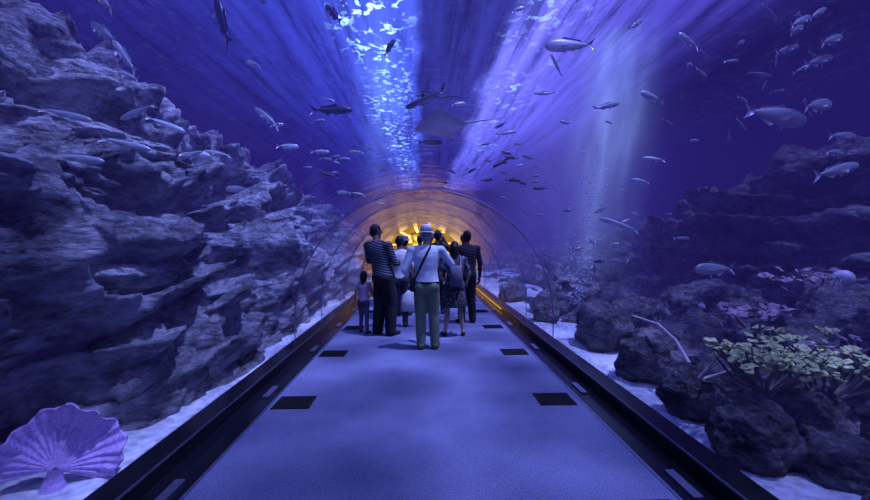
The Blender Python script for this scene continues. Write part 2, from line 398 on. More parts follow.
# emissive volumes standing in for light shafts in the water
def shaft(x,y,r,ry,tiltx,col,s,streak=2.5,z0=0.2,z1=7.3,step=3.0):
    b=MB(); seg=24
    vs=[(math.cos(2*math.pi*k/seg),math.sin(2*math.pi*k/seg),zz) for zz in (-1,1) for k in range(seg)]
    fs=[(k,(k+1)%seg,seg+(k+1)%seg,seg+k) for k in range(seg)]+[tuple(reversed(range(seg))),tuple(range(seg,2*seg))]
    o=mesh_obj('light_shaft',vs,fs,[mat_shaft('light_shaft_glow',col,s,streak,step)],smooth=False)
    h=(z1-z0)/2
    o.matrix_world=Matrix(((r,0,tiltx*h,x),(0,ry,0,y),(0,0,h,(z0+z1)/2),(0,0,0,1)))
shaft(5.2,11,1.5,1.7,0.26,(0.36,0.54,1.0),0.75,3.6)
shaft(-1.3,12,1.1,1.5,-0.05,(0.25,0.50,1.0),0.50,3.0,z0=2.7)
shaft(5.0,15,5.2,5.0,0.18,(0.25,0.24,1.0),0.19,0,step=6.0)  # wide soft glow volume added to brighten the water on this side

# ------------------------------------------------------------ boulders
def boulder(x,y,z,rx,ry,rz,seed,mat=boulder_m,sub=5,name='boulder',rot=0):
    bm=bmesh.new(); bmesh.ops.create_icosphere(bm,subdivisions=sub,radius=1)
    R=Matrix.Rotation(rot,3,'Z')
    for v in bm.verts:
        p=v.co.copy(); q=p*1.3+Vector((seed*3.1,seed*1.7,seed))
        d,_=noise.voronoi(q)
        k=1+0.34*(d[0]-0.45)+0.16*noise.fractal(q*1.1,1,2,3)+0.09*noise.fractal(q*4,.8,2,4)
        mx=max(abs(p.x),abs(p.y),abs(p.z)); k*=0.8+0.2/mx*0.85
        c=R@Vector((p.x*k*rx,p.y*k*ry,p.z*k*rz))
        X,Z=keep_out(c.x+x,c.z+z,1.97)
        v.co=Vector((X-x,c.y,Z-z))
    me=bpy.data.meshes.new(name); bm.to_mesh(me); bm.free(); me.materials.append(mat)
    me.polygons.foreach_set('use_smooth',[True]*len(me.polygons))
    o=bpy.data.objects.new(name,me); o.location=(x,y,z); COL.objects.link(o); return o
BR=[(2.75,5.8,.20,.38,.42,.38),(2.55,4.35,.14,.26,.28,.26),(2.45,3.45,.12,.24,.24,.25),(2.42,2.70,.08,.27,.27,.26),(2.80,2.45,.03,.22,.26,.20),
    (3.3,5.2,.08,.4,.35,.25),(3.6,6.6,.1,.4,.5,.4),(3.2,3.9,.02,.40,.35,.28),(3.1,3.05,.06,.42,.3,.32),(3.9,3.2,.1,.5,.5,.45),(2.45,7.6,.1,.2,.3,.22),(3.0,8.6,.1,.5,.5,.3),
    (2.9,2.0,.0,.3,.25,.2),(4.4,4.6,.1,.7,.6,.5),(5.0,6.5,.2,.8,.7,.6),(4.0,9.5,.2,.9,.8,.6),(2.5,10.5,.1,.3,.4,.3),(5.4,4.6,.3,.7,.6,.7),(4.9,3.6,.4,.6,.5,.6)]
for i,a in enumerate(BR): boulder(*a,seed=i+1,rot=i*1.3)
BL=[(-2.72,3.6,.25,.42,.42,.55),(-2.85,4.4,.35,.6,.5,.65),(-3.2,5.6,.35,.6,.6,.55),(-2.9,6.6,.15,.35,.5,.35),(-2.65,7.9,.15,.35,.5,.4),
    (-3.0,3.9,1.20,.50,.7,.22),(-3.1,2.8,1.05,.45,.5,.22),(-3.4,4.8,1.62,.70,1.0,.20),(-3.7,3.2,2.05,.85,1.0,.22),(-3.5,6.4,1.45,.6,.9,.22),(-3.7,8.2,1.6,.7,1.2,.28),(-4.4,5.0,2.7,.9,1.3,.24),(-3.3,9.6,.8,.6,.9,.6),
    (-4.2,11.5,2.0,.9,1.6,.4),(-2.7,11.0,.2,.4,.7,.4),(-2.45,3.95,.1,.25,.25,.35),(-3.25,2.7,.2,.35,.4,.35),(-2.9,3.1,.0,.28,.25,.30)]
for i,a in enumerate(BL): boulder(*a,seed=i+40,rot=0.2*math.sin(i*2.1),mat=rockL_m,name='reef_rock')

# ------------------------------------------------------------ fan coral (violet, deeply folded)
def fan_coral(loc,size,col,rotz):
    m=simple('fan_coral_skin',col,rough=0.7,var=0.25,scale=16,bump=0.5)
    b=MB()
    nu,nv=321,36; vs=[]
    for i in range(nu):
        th=math.radians(-98+215*i/(nu-1))
        for j in range(nv):
            v=j/(nv-1); r=(0.03+0.97*v)*(1+0.035*v*math.sin(th*17)+0.07*math.sin(th*2.3+1)+0.05*v*math.sin(th*5.1+2))
            flute=0.030*v*math.sin(th*34+1.5*math.sin(th*3))
            lip=0.30*max(0,v-.65)**1.2*2*(1+.6*math.sin(th*5.2))
            cup=-0.08*math.sin(math.pi*v)+lip+flute+0.08*v*math.sin(th*4.3+.6)
            x=r*math.sin(th); z=r*math.cos(th)*0.98+0.30
            vs.append((x,-cup+0.06*x*x,z))
    b.add(vs,[(i*nv+j,(i+1)*nv+j,(i+1)*nv+j+1,i*nv+j+1) for i in range(nu-1) for j in range(nv-1)])
    b.tube([(0,0.14,-.15),(0,0.10,.08),(0,0.05,.30)],[.24,.15,.09],12)
    o=b.obj('fan_coral',[m]); o.location=loc; o.scale=(size,)*3; o.rotation_euler=(-0.22,0.10,rotz)
    md=o.modifiers.new('sol','SOLIDIFY'); md.thickness=0.03
fan_coral((-2.34,2.50,-0.05),0.36,(0.66,0.48,0.90),0.62)

leaf_m=simple('leaf_coral_skin',(0.62,0.88,0.30),rough=0.6,var=0.5,scale=12,bump=0.2)
pinkc_m=simple('plate_coral_skin',(0.30,0.23,0.27),rough=0.7,var=0.3,scale=18,bump=0.3)
branch_m=simple('branch_coral_skin',(0.75,0.68,0.62),rough=0.7,var=0.25,scale=25,bump=0.3)
stem_m=simple('coral_stem_skin',(0.22,0.20,0.18),rough=0.8,var=0.25,scale=25,bump=0.3)
def leafy(name,cx,cy,cz,ex,ey,ez,nl,rmin,rmax,mat,seed,stems=True):
    rnd=random.Random(seed); b=MB()
    root=Vector((cx,cy,cz-ez-0.25))
    for k in range(nl):
        c=Vector((cx+rnd.uniform(-ex,ex),cy+rnd.uniform(-ey,ey),cz+rnd.uniform(-ez,ez)))
        if k%4==0:
            mid=(root+c)/2+Vector((rnd.uniform(-.05,.05),0,-0.04)); b.tube([root,mid,c],[0.016,0.012,0.006] if stems else [.02,.015,.01],6,1 if stems else 0)
        r=rnd.uniform(rmin,rmax); nrm=Vector((rnd.uniform(-.7,.7),rnd.uniform(-.9,.3),1)).normalized()
        a=nrm.cross(Vector((0,1,0.2))).normalized(); d=nrm.cross(a); vs=[c-nrm*r*0.25]; S=14; ph=rnd.random()*6
        for ring in (0.55,1.0):
            for s in range(S):
                an=2*math.pi*s/S; rr=r*ring*(1+0.22*math.sin(an*2+ph)+0.12*math.sin(an*5+ph))
                vs.append(c+a*math.cos(an)*rr+d*math.sin(an)*rr*0.8+nrm*(r*0.25*(ring-0.8)+0.12*r*ring*math.sin(an*3+ph)))
        fs=[(0,1+s,1+(s+1)%S) for s in range(S)]+[(1+s,1+S+s,1+S+(s+1)%S,1+(s+1)%S) for s in range(S)]
        b.add(vs,fs,0)
    o=b.obj(name,[mat,stem_m]); md=o.modifiers.new('sol','SOLIDIFY'); md.thickness=0.005
leafy('leaf_coral',2.72,2.95,0.64,.36,.25,.08,120,.018,.045,leaf_m,3)
leafy('leaf_coral',3.25,3.0,0.54,.40,.25,.08,100,.022,.045,leaf_m,5)
leafy('leaf_coral',4.1,4.2,0.50,.40,.25,.06,50,.03,.05,leaf_m,16)
leafy('plate_coral',3.9,4.4,0.70,.35,.3,.06,26,.05,.08,pinkc_m,6,False)
leafy('plate_coral',5.2,5.0,1.05,.5,.3,.10,24,.06,.10,pinkc_m,8,False)
leafy('plate_coral',3.9,3.3,.60,.4,.3,.06,24,.05,.09,pinkc_m,9,False)
b=MB()
b.tube([(2.55,4.6,0.62),(2.62,4.2,0.60),(2.62,3.9,0.50),(2.55,3.6,0.36),(2.48,3.4,0.24),(2.46,3.3,0.1)],[0.010,0.014,0.015,0.017,0.022,0.035],8)
b.tube([(2.48,3.4,0.24),(2.50,3.28,0.40),(2.55,3.2,0.50),(2.62,3.1,0.56)],[0.020,0.016,0.013,0.009],8)
b.tube([(2.50,3.3,0.36),(2.46,3.2,0.46),(2.44,3.12,0.53)],[0.013,0.010,0.007],8)
b.tube([(2.48,3.38,0.26),(2.60,3.3,0.34),(2.72,3.2,0.44),(2.8,3.1,0.55)],[0.018,0.014,0.012,0.009],8)
b.obj('branch_coral',[branch_m])
# rising bubble column
rb=random.Random(12); bb=MB()
ico=[Vector(v) for v in ((0,0,1),(.89,0,.45),(.28,.85,.45),(-.72,.53,.45),(-.72,-.53,.45),(.28,-.85,.45),(.72,.53,-.45),(-.28,.85,-.45),(-.89,0,-.45),(-.28,-.85,-.45),(.72,-.53,-.45),(0,0,-1))]
icf=[(0,1,2),(0,2,3),(0,3,4),(0,4,5),(0,5,1),(1,6,2),(2,7,3),(3,8,4),(4,9,5),(5,10,1),(2,6,7),(3,7,8),(4,8,9),(5,9,10),(1,10,6),(11,7,6),(11,8,7),(11,9,8),(11,10,9),(11,6,10)]
for k in range(420):
    z=rb.uniform(.1,2.9); w=.05+.08*z
    c=Vector((3.35+rb.gauss(0,w)+.05*z,8.2+rb.gauss(0,w),z)); r=rb.uniform(.008,.020)
    bb.add([c+v*r for v in ico],icf)
bb.obj('air_bubble_stream',[simple('bubble_skin',(0.85,0.95,1.0),rough=0.2,var=0.05)])

# ------------------------------------------------------------ fish
def fish_mesh(name,depth=0.13,width=0.065,fork=0.13,mat=None,fins=1.0,snout=0.5):
    b=MB(); S=14; K=20; vs=[]
    for i in range(K+1):
        t=i/K; x=0.5-t*0.86
        h=depth*(math.sin(math.pi*min(1,t**(0.62 if snout>0.4 else .5)*0.97+0.0))**0.8 if t>0 else 0.0)
        h=max(h,0.004 if i==0 else 0.016); w=width*(h/depth)**0.9
        for s in range(S):
            a=2*math.pi*s/S; vs.append((x,w*math.cos(a),h*math.sin(a)*(1.0 if math.sin(a)>0 else 0.92)))
    fs=[(i*S+s,i*S+(s+1)%S,(i+1)*S+(s+1)%S,(i+1)*S+s) for i in range(K) for s in range(S)]
    fs+=[tuple(range(S))[::-1],tuple(K*S+s for s in range(S))]
    b.add(vs,fs,0)
    def fin(pts,th=0.004):
        n=len(pts); vs=[(x,y-th,z) for x,y,z in pts]+[(x,y+th,z) for x,y,z in pts]
        b.add(vs,[tuple(range(n)),tuple(reversed(range(n,2*n)))]+[(i,(i+1)%n,n+(i+1)%n,n+i) for i in range(n)],0)
    fin([(-0.34,0,0.018),(-0.42,0,0.06),(-0.52,0,fork),(-0.455,0,0.03),(-0.44,0,0),(-0.455,0,-0.03),(-0.52,0,-fork),(-0.42,0,-0.06),(-0.34,0,-0.018)])
    d=depth
    fin([(0.18,0,d*0.85),(0.10,0,d*0.95+0.05*fins),(-0.02,0,d*0.85+0.03*fins),(-0.22,0,d*0.55+0.03*fins),(-0.28,0,d*0.3),(-0.1,0,d*0.5)])
    fin([(-0.02,0,-d*0.8),(-0.10,0,-d*0.75-0.05*fins),(-0.22,0,-d*0.45-0.02*fins),(-0.27,0,-d*0.25),(-0.12,0,-d*0.4)])
    fin([(0.16,0,-d*0.8),(0.08,0,-d-0.045*fins),(0.07,0,-d*0.8)])
    for sg in (-1,1):
        vs=[(0.20,sg*width*0.9,-0.01),(0.08,sg*(width+0.07*fins),-0.05),(0.06,sg*(width+0.03),-0.055),(0.15,sg*width*0.85,-0.04)]
        b.add(vs,[(0,1,2,3)],0)
        ez=0.02; ex=0.41
        for (r,mi) in ((0.014,1),):
            vs=[];c=(ex,sg*width*0.50,ez)
            for i in range(5):
                for s in range(8):
                    th=math.pi*i/4; ph=2*math.pi*s/8
                    vs.append((c[0]+r*math.sin(th)*math.cos(ph),c[1]+r*math.cos(th)*0.7,c[2]+r*math.sin(th)*math.sin(ph)))
            b.add(vs,[(i*8+s,i*8+(s+1)%8,(i+1)*8+(s+1)%8,(i+1)*8+s) for i in range(4) for s in range(8)],mi)
    return b
eye_m=simple('fish_eye',(0.01,0.01,0.012),rough=0.1)
silver_m=mat_fish('silver_fish_skin',(0.38,0.44,0.50),(0.95,0.97,0.98))
pale_m=mat_fish('pale_fish_skin',(0.55,0.58,0.62),(0.98,0.98,0.98),0.3)
darkf_m=mat_fish('dark_fish_skin',(0.02,0.025,0.06),(0.14,0.16,0.24))
FM={}
def fmesh(kind):
    if kind in FM: return FM[kind]
    d,w,fk,mat,fi,sn={'jack':(0.13,0.06,0.14,silver_m,1.0,.5),'slim':(0.08,0.045,0.10,silver_m,.7,.5),'grouper':(0.15,0.085,0.10,pale_m,1.2,.3),
      'dark':(0.10,0.05,0.13,darkf_m,1.1,.5),'pale':(0.12,0.055,0.11,pale_m,.9,.5),'deep':(0.19,0.05,0.13,pale_m,1.2,.5)}[kind]
    bb=fish_mesh(kind,d,w,fk,None,fi,sn)
    o=bb.obj('tmp',[mat,eye_m]); me=o.data; bpy.data.objects.remove(o); FM[kind]=me; return me
NAMES={'jack':'trevally_fish','slim':'barracuda_fish','grouper':'grouper_fish','dark':'bluefish','pale':'snapper_fish','deep':'angelfish'}
def fish(kind,x,y,z,ln,yaw,pitch=0,roll=0):
    o=bpy.data.objects.new(NAMES[kind],fmesh(kind)); COL.objects.link(o)
    o.location=(x,y,z); o.scale=(ln,ln,ln)
    o.rotation_euler=Euler((math.radians(roll),-math.radians(pitch),math.radians(yaw)),'XYZ')
    return o
D=7.74
FL=[('dark',-3.88,D,5.82,1.25,140,62),('slim',-5.75,D,5.1,1.2,150,42),('dark',-1.78,D,4.12,.82,8,3),('slim',-3.04,D,3.96,.80,155,35),
('dark',-.64,D,5.36,.45,20,60),('dark',-1.74,D,6.0,.7,140,45),('jack',-1.3,D,3.3,.3,180,0),('jack',-2.64,D,3.4,.42,10,0),
('dark',.16,D,3.5,.50,5,0),('dark',1.56,D,3.1,.36,200,-30),('dark',1.3,D,2.76,.28,20,10),('dark',1.82,D,2.76,.3,0,0),('dark',2.38,D,2.6,.3,180,0),
('slim',1.68,D,3.7,.45,10,12),('jack',2.96,D,5.46,1.02,180,-3),('slim',2.7,D,5.06,.55,215,45),('jack',1.92,D,6.16,.3,10,20),
('slim',3.72,D,4.26,.68,15,15),('slim',2.46,D,4.5,.42,175,0),('jack',4.66,D,4.46,.60,195,10),('pale',5.44,5.8,3.45,1.25,12,-4),
('jack',6.1,5.8,3.62,.75,20,10),('slim',7.46,D,5.46,.85,20,20),('slim',7.66,D,5.86,.8,30,25),('slim',8.1,D,6.2,.7,20,30),
('slim',6.1,5.8,4.3,.8,20,18),('slim',6.3,5.8,4.62,.8,25,20),('slim',5.8,5.8,4.9,.7,25,25),
('slim',4.28,3.87,2.25,.72,15,12),('jack',6.5,5.8,3.15,.55,10,0),('jack',6.4,5.8,2.9,.48,15,0),('jack',4.5,5.8,1.1,.74,190,0),('slim',3.0,5.8,1.78,.60,150,20),
('jack',4.42,D,2.76,.36,160,10),('dark',3.6,D,1.12,.3,200,0),('slim',5.3,D,1.6,.4,10,0),('pale',4.7,D,3.2,.45,170,5),('jack',4.24,5.8,.58,.2,180,0),
('jack',2.4,D,1.0,.28,180,20),('pale',2.9,D,.9,.28,0,60),('dark',3.5,D,.95,.3,80,70),('dark',4.5,D,1.25,.34,80,75),
# left group above the reef
('slim',-2.85,3.3,2.20,.42,8,-6),('slim',-2.45,3.3,2.32,.38,12,-12),('slim',-3.1,3.5,2.62,.40,12,-12),
('slim',-2.2,3.8,2.35,.34,170,-12),('slim',-2.7,3.8,2.75,.42,170,-18),
('slim',-4.0,6.2,3.35,.6,15,-20),('slim',-4.4,6.0,4.0,.65,150,20),('slim',-3.2,6.2,2.9,.5,170,10),('pale',-3.2,5.6,2.75,.4,10,-5),('jack',-2.9,6.2,2.35,.4,175,0),
('slim',-4.6,5.8,4.55,.9,150,30),('slim',-4.6,5.8,5.0,.9,145,35),('slim',-2.9,6.9,2.75,.45,170,5),('dark',-1.85,D,2.85,.38,190,10),('dark',-2.15,D,2.35,.34,185,0),('jack',-1.55,D,2.5,.3,170,0),
('pale',-2.0,D,3.3,.36,8,0),('jack',-3.3,D,5.0,.4,160,20),('dark',-3.1,D,6.2,.3,80,30),('jack',.9,9.5,4.9,.4,20,10),('dark',2.2,9.5,3.6,.35,180,10),
('jack',5.4,D,5.6,.6,200,15),('slim',4.3,D,5.9,.6,30,35)]
for k in FL: fish(*k)
def school(name,cx,cy,cz,ex,ey,ez,n,l0,l1,kind,yaw,seed):
    rnd=random.Random(seed); src=fmesh(kind); b=MB()
    V=[v.co.copy() for v in src.vertices]; F=[tuple(p.vertices) for p in src.polygons]
    for k in range(n):
        l=rnd.uniform(l0,l1)
        mat=Matrix.Translation((cx+rnd.uniform(-ex,ex),cy+rnd.uniform(-ey,ey),cz+rnd.uniform(-ez,ez)))@Euler((rnd.uniform(-.3,.3),rnd.uniform(-.5,.5),math.radians(yaw)+rnd.uniform(-.6,.6)),'XYZ').to_matrix().to_4x4()@Matrix.Scale(l,4)
        b.add([mat@v for v in V],F,0)
    b.obj(name,[src.materials[0]])
school('school_of_fish',3.8,11,3.2,2.4,2,1.6,28,.18,.36,'jack',170,1)
school('school_of_fish',-2.6,10,3.6,1.4,2,1.3,16,.2,.38,'jack',10,2)
school('school_of_fish',8.0,8.5,5.0,2.0,1.5,1.2,24,.35,.75,'slim',25,3)
school('school_of_fish',1.3,10,3.4,1.2,1.5,.6,10,.2,.3,'dark',0,4)
school('school_of_fish',3.4,8,1.0,.9,1,.6,12,.16,.26,'jack',10,5)
def ray(loc,size,yaw,pitch,roll,mat):
    sec=[(.5,.03,.01),(.44,.12,.035),(.33,.26,.05),(.2,.42,.06),(.05,.56,.06),(-.08,.60,.05),(-.2,.46,.05),(-.32,.26,.04),(-.42,.12,.03),(-.5,.03,.016),(-.8,.012,.01),(-1.25,.004,.004)]
    S=24; vs=[]
    for x,w,h in sec:
        for s in range(S):
            a=2*math.pi*s/S; c=math.cos(a); sn=math.sin(a)
            y=w*c; z=h*sn*(1-abs(c))**0.6*1.4+0.12*(abs(y)**2)
            vs.append((x-0.25*abs(y)*0.4,y,z))
    fs=[(i*S+s,i*S+(s+1)%S,(i+1)*S+(s+1)%S,(i+1)*S+s) for i in range(len(sec)-1) for s in range(S)]
    fs+=[tuple(range(S))[::-1],tuple((len(sec)-1)*S+s for s in range(S))]
    o=mesh_obj('stingray',vs,fs,[mat]); o.location=loc; o.scale=(size,)*3
    o.rotation_euler=Euler((math.radians(roll),-math.radians(pitch),math.radians(yaw)),'XYZ')
ray((.36,D,3.82),1.05,165,-4,8,pale_m)
ray((.2,9,4.9),.8,150,12,-20,darkf_m)
def shark(loc,size,yaw,pitch):
    b=MB(); S=14;K=22;vs=[]
    for i in range(K+1):
        t=i/K; x=.5-t*.92; h=0.075*math.sin(math.pi*min(1,t**.55))**.75 if 0<t<1 else .004; h=max(h,.008)
        for s in range(S):
            a=2*math.pi*s/S; vs.append((x,h*.95*math.cos(a),h*math.sin(a)))
    b.add(vs,[(i*S+s,i*S+(s+1)%S,(i+1)*S+(s+1)%S,(i+1)*S+s) for i in range(K) for s in range(S)],0)
    def fin(p,th=.004,ax=1):
        n=len(p)
        o=[Vector((0,th,0)),Vector((0,0,th))][ax==2]
        v=[Vector(q)-o for q in p]+[Vector(q)+o for q in p]
        b.add(v,[tuple(range(n)),tuple(reversed(range(n,2*n)))]+[(i,(i+1)%n,n+(i+1)%n,n+i) for i in range(n)],0)
    fin([(.12,0,.06),(.0,0,.17),(-.02,0,.165),(-.03,0,.06)])
    fin([(-.40,0,.01),(-.56,0,.16),(-.58,0,.15),(-.48,0,.0),(-.52,0,-.06),(-.50,0,-.065),(-.40,0,-.01)])
    fin([(-.26,0,.02),(-.31,0,.06),(-.32,0,.02)])
    for s in (-1,1): fin([(.22,s*.05,-.03),(.06,s*.24,-.07),(.04,s*.23,-.07),(.08,s*.05,-.03)],.004,2); fin([(-.14,s*.03,-.03),(-.22,s*.09,-.05),(-.2,s*.03,-.03)],.003,2)
    o=b.obj('reef_shark',[darkf_m]); o.location=loc; o.scale=(size,)*3
    o.rotation_euler=Euler((0,-math.radians(pitch),math.radians(yaw)),'XYZ')
shark((.05,D,4.35),.85,160,-18)
def jelly(loc,r):
    m=simple('jelly_skin',(0.9,0.9,0.95),rough=0.3,var=0.2); b=MB(); S=20;vs=[]
    for i in range(9):
        th=math.pi*0.55*i/8
        for s in range(S):
            ph=2*math.pi*s/S; rr=r*math.sin(th)*(1+0.06*math.sin(ph*8)*i/8); vs.append((rr*math.cos(ph),rr*math.sin(ph),r*math.cos(th)))
    b.add(vs,[(i*S+s,i*S+(s+1)%S,(i+1)*S+(s+1)%S,(i+1)*S+s) for i in range(8) for s in range(S)])
    for k in range(9):
        a=k*0.7; x,y=r*.55*math.cos(a),r*.55*math.sin(a)
        b.tube([(x+.12*r*math.sin(j*1.3+k),y+.1*r*math.cos(j*1.1+k),-j*r*.28) for j in range(7)],[r*.10*(1-j/8) for j in range(7)],6)
    o=b.obj('jellyfish',[m]); o.location=loc; o.rotation_euler=(0.3,0.35,0)
jelly((4.30,3.80,1.14),.085)
jelly((4.30,5.8,.52),.045)

# ------------------------------------------------------------ people
def prim_mesh(p):
    k=p['k']
    if k=='cap':
        a,bb=Vector(p['a']),Vector(p['b']); ra,rb=p['ra'],p['rb']; t=(bb-a)
        if t.length<1e-6: t=Vector((0,0,1e-4))
        t.normalize(); u=t.orthogonal().normalized(); w=t.cross(u); S=12; vs=[];rings=[]
        for i in range(1,5): an=-math.pi/2+math.pi/2*i/4; rings.append((a+t*math.sin(an)*ra,math.cos(an)*ra))
        for i in range(0,4): an=math.pi/2*i/4; rings.append((bb+t*math.sin(an)*rb,math.cos(an)*rb))
        vs=[a-t*ra]
        for c,r in rings:
            for s in range(S): an=2*math.pi*s/S; vs.append(c+(u*math.cos(an)+w*math.sin(an))*r)
        vs.append(bb+t*rb); n=len(rings)
        fs=[(0,1+(s+1)%S,1+s) for s in range(S)]
        for i in range(n-1):
            for s in range(S): fs.append((1+i*S+s,1+i*S+(s+1)%S,1+(i+1)*S+(s+1)%S,1+(i+1)*S+s))
        e=len(vs)-1; o=1+(n-1)*S
        fs+=[(e,o+s,o+(s+1)%S) for s in range(S)]
        return vs,fs
    if k=='ell':
        c=Vector(p['c']); r=p['r']; S=18;K=10; vs=[c+Vector((0,0,r[2]))]
        for i in range(1,K):
            th=math.pi*i/K
            for s in range(S): ph=2*math.pi*s/S; vs.append(c+Vector((r[0]*math.sin(th)*math.cos(ph),r[1]*math.sin(th)*math.sin(ph),r[2]*math.cos(th))))
        vs.append(c-Vector((0,0,r[2]))); fs=[(0,1+s,1+(s+1)%S) for s in range(S)]
        for i in range(K-2):
            for s in range(S): fs.append((1+i*S+s,1+(i+1)*S+s,1+(i+1)*S+(s+1)%S,1+i*S+(s+1)%S))
        e=len(vs)-1;o=1+(K-2)*S; fs+=[(e,o+(s+1)%S,o+s) for s in range(S)]
        return vs,fs
    if k=='loft':
        S=24; vs=[]
        for cx,cy,z,rx,ry in p['s']:
            for s in range(S): an=2*math.pi*s/S; vs.append((cx+rx*math.cos(an),cy+ry*math.sin(an),z))
        n=len(p['s']); fs=[tuple(reversed(range(S))),tuple((n-1)*S+s for s in range(S))]
        for i in range(n-1):
            for s in range(S): fs.append((i*S+s,i*S+(s+1)%S,(i+1)*S+(s+1)%S,(i+1)*S+s))
        return vs,fs
def prim_dist(p,P):
    k=p['k']
    if k=='cap':
        a=np.array(p['a'],float); bb=np.array(p['b'],float); d=bb-a; l=max(d@d,1e-9)
        t=np.clip((P-a)@d/l,0,1); q=a+t[:,None]*d
        return np.linalg.norm(P-q,axis=1)-(p['ra']+(p['rb']-p['ra'])*t)
    if k=='ell':
        r=np.array(p['r']); return (np.linalg.norm((P-np.array(p['c']))/r,axis=1)-1)*r.min()
    s=np.array(p['s'],float); s=s[np.argsort(s[:,2])]; z=P[:,2]
    cx=np.interp(z,s[:,2],s[:,0]);cy=np.interp(z,s[:,2],s[:,1]);rx=np.interp(z,s[:,2],s[:,3]);ry=np.interp(z,s[:,2],s[:,4])
    e=np.sqrt(((P[:,0]-cx)/rx)**2+((P[:,1]-cy)/ry)**2)-1
    dz=np.maximum(0,np.maximum(z-s[-1,2],s[0,2]-z))
    return np.maximum(e*np.minimum(rx,ry),0)*1.0+np.minimum(e*np.minimum(rx,ry),0)*(dz<=0)+dz
def remesh(prims,voxel,tags,smooth=5):
    b=MB()
    for p in prims: v,f=prim_mesh(p); b.add(v,f)
    o=b.obj('tmp_body',[]); md=o.modifiers.new('r','REMESH'); md.mode='VOXEL'; md.voxel_size=voxel
    sm=o.modifiers.new('s','SMOOTH'); sm.iterations=smooth; sm.factor=0.5
    dg=bpy.context.evaluated_depsgraph_get(); dg.update()
    me=bpy.data.meshes.new_from_object(o.evaluated_get(dg))
    bpy.data.objects.remove(o)
    nv=len(me.vertices); co=np.empty(nv*3); me.vertices.foreach_get('co',co); co=co.reshape(-1,3)
    faces=[tuple(p.vertices) for p in me.polygons]
    cen=np.array([co[list(f)].mean(axis=0) for f in faces])
    ds=np.stack([prim_dist(p,cen) for p in prims]); idx=ds.argmin(axis=0)
    mi=[tags.index(prims[i]['t']) for i in idx]
    bpy.data.meshes.remove(me)
    return co,faces,mi
def cap(a,b,ra,rb,t): return dict(k='cap',a=tuple(a),b=tuple(b),ra=ra,rb=rb,t=t)
def ell(c,r,t): return dict(k='ell',c=tuple(c),r=tuple(r),t=t)
def hand_prims(w,f,s,nrm,curl):
    w=Vector(w);f=Vector(f).normalized();s=Vector(s);s=(s-f*s.dot(f)).normalized();nrm=f.cross(s)*(1 if Vector(nrm).dot(f.cross(s))>0 else -1)
    P=[cap(w-f*0.02,w+f*0.02,0.024,0.026,'skin')]
    for i,(o,l1,l2) in enumerate(((0.032,.040,.032),(0.011,.046,.036),(-0.011,.042,.034),(-0.031,.032,.028))):
        k=w+f*(0.088-abs(i-1.2)*0.004)+s*o
        P.append(cap(w+f*0.015+s*o*0.6,k,0.015,0.0115,'skin'))
        d1=(f*math.cos(curl)+nrm*math.sin(curl)+s*o*1.2).normalized(); d2=(f*math.cos(curl*2.1)+nrm*math.sin(curl*2.1)+s*o*0.8).normalized()
        a=k+d1*l1; P+= [cap(k,a,.0100,.0088,'skin'),cap(a,a+d2*l2,.0086,.0072,'skin')]
    a=w+f*.025+s*.028; b_=a+(f*.7+s*.7+nrm*.3).normalized()*.042; c=b_+(f*.95+s*.25+nrm*.4).normalized()*.032
    P+=[cap(a,b_,.014,.011,'skin'),cap(b_,c,.0105,.0085,'skin')]
    return P
def lerp3(a,b,t): return tuple(a[i]+(b[i]-a[i])*t for i in range(3))
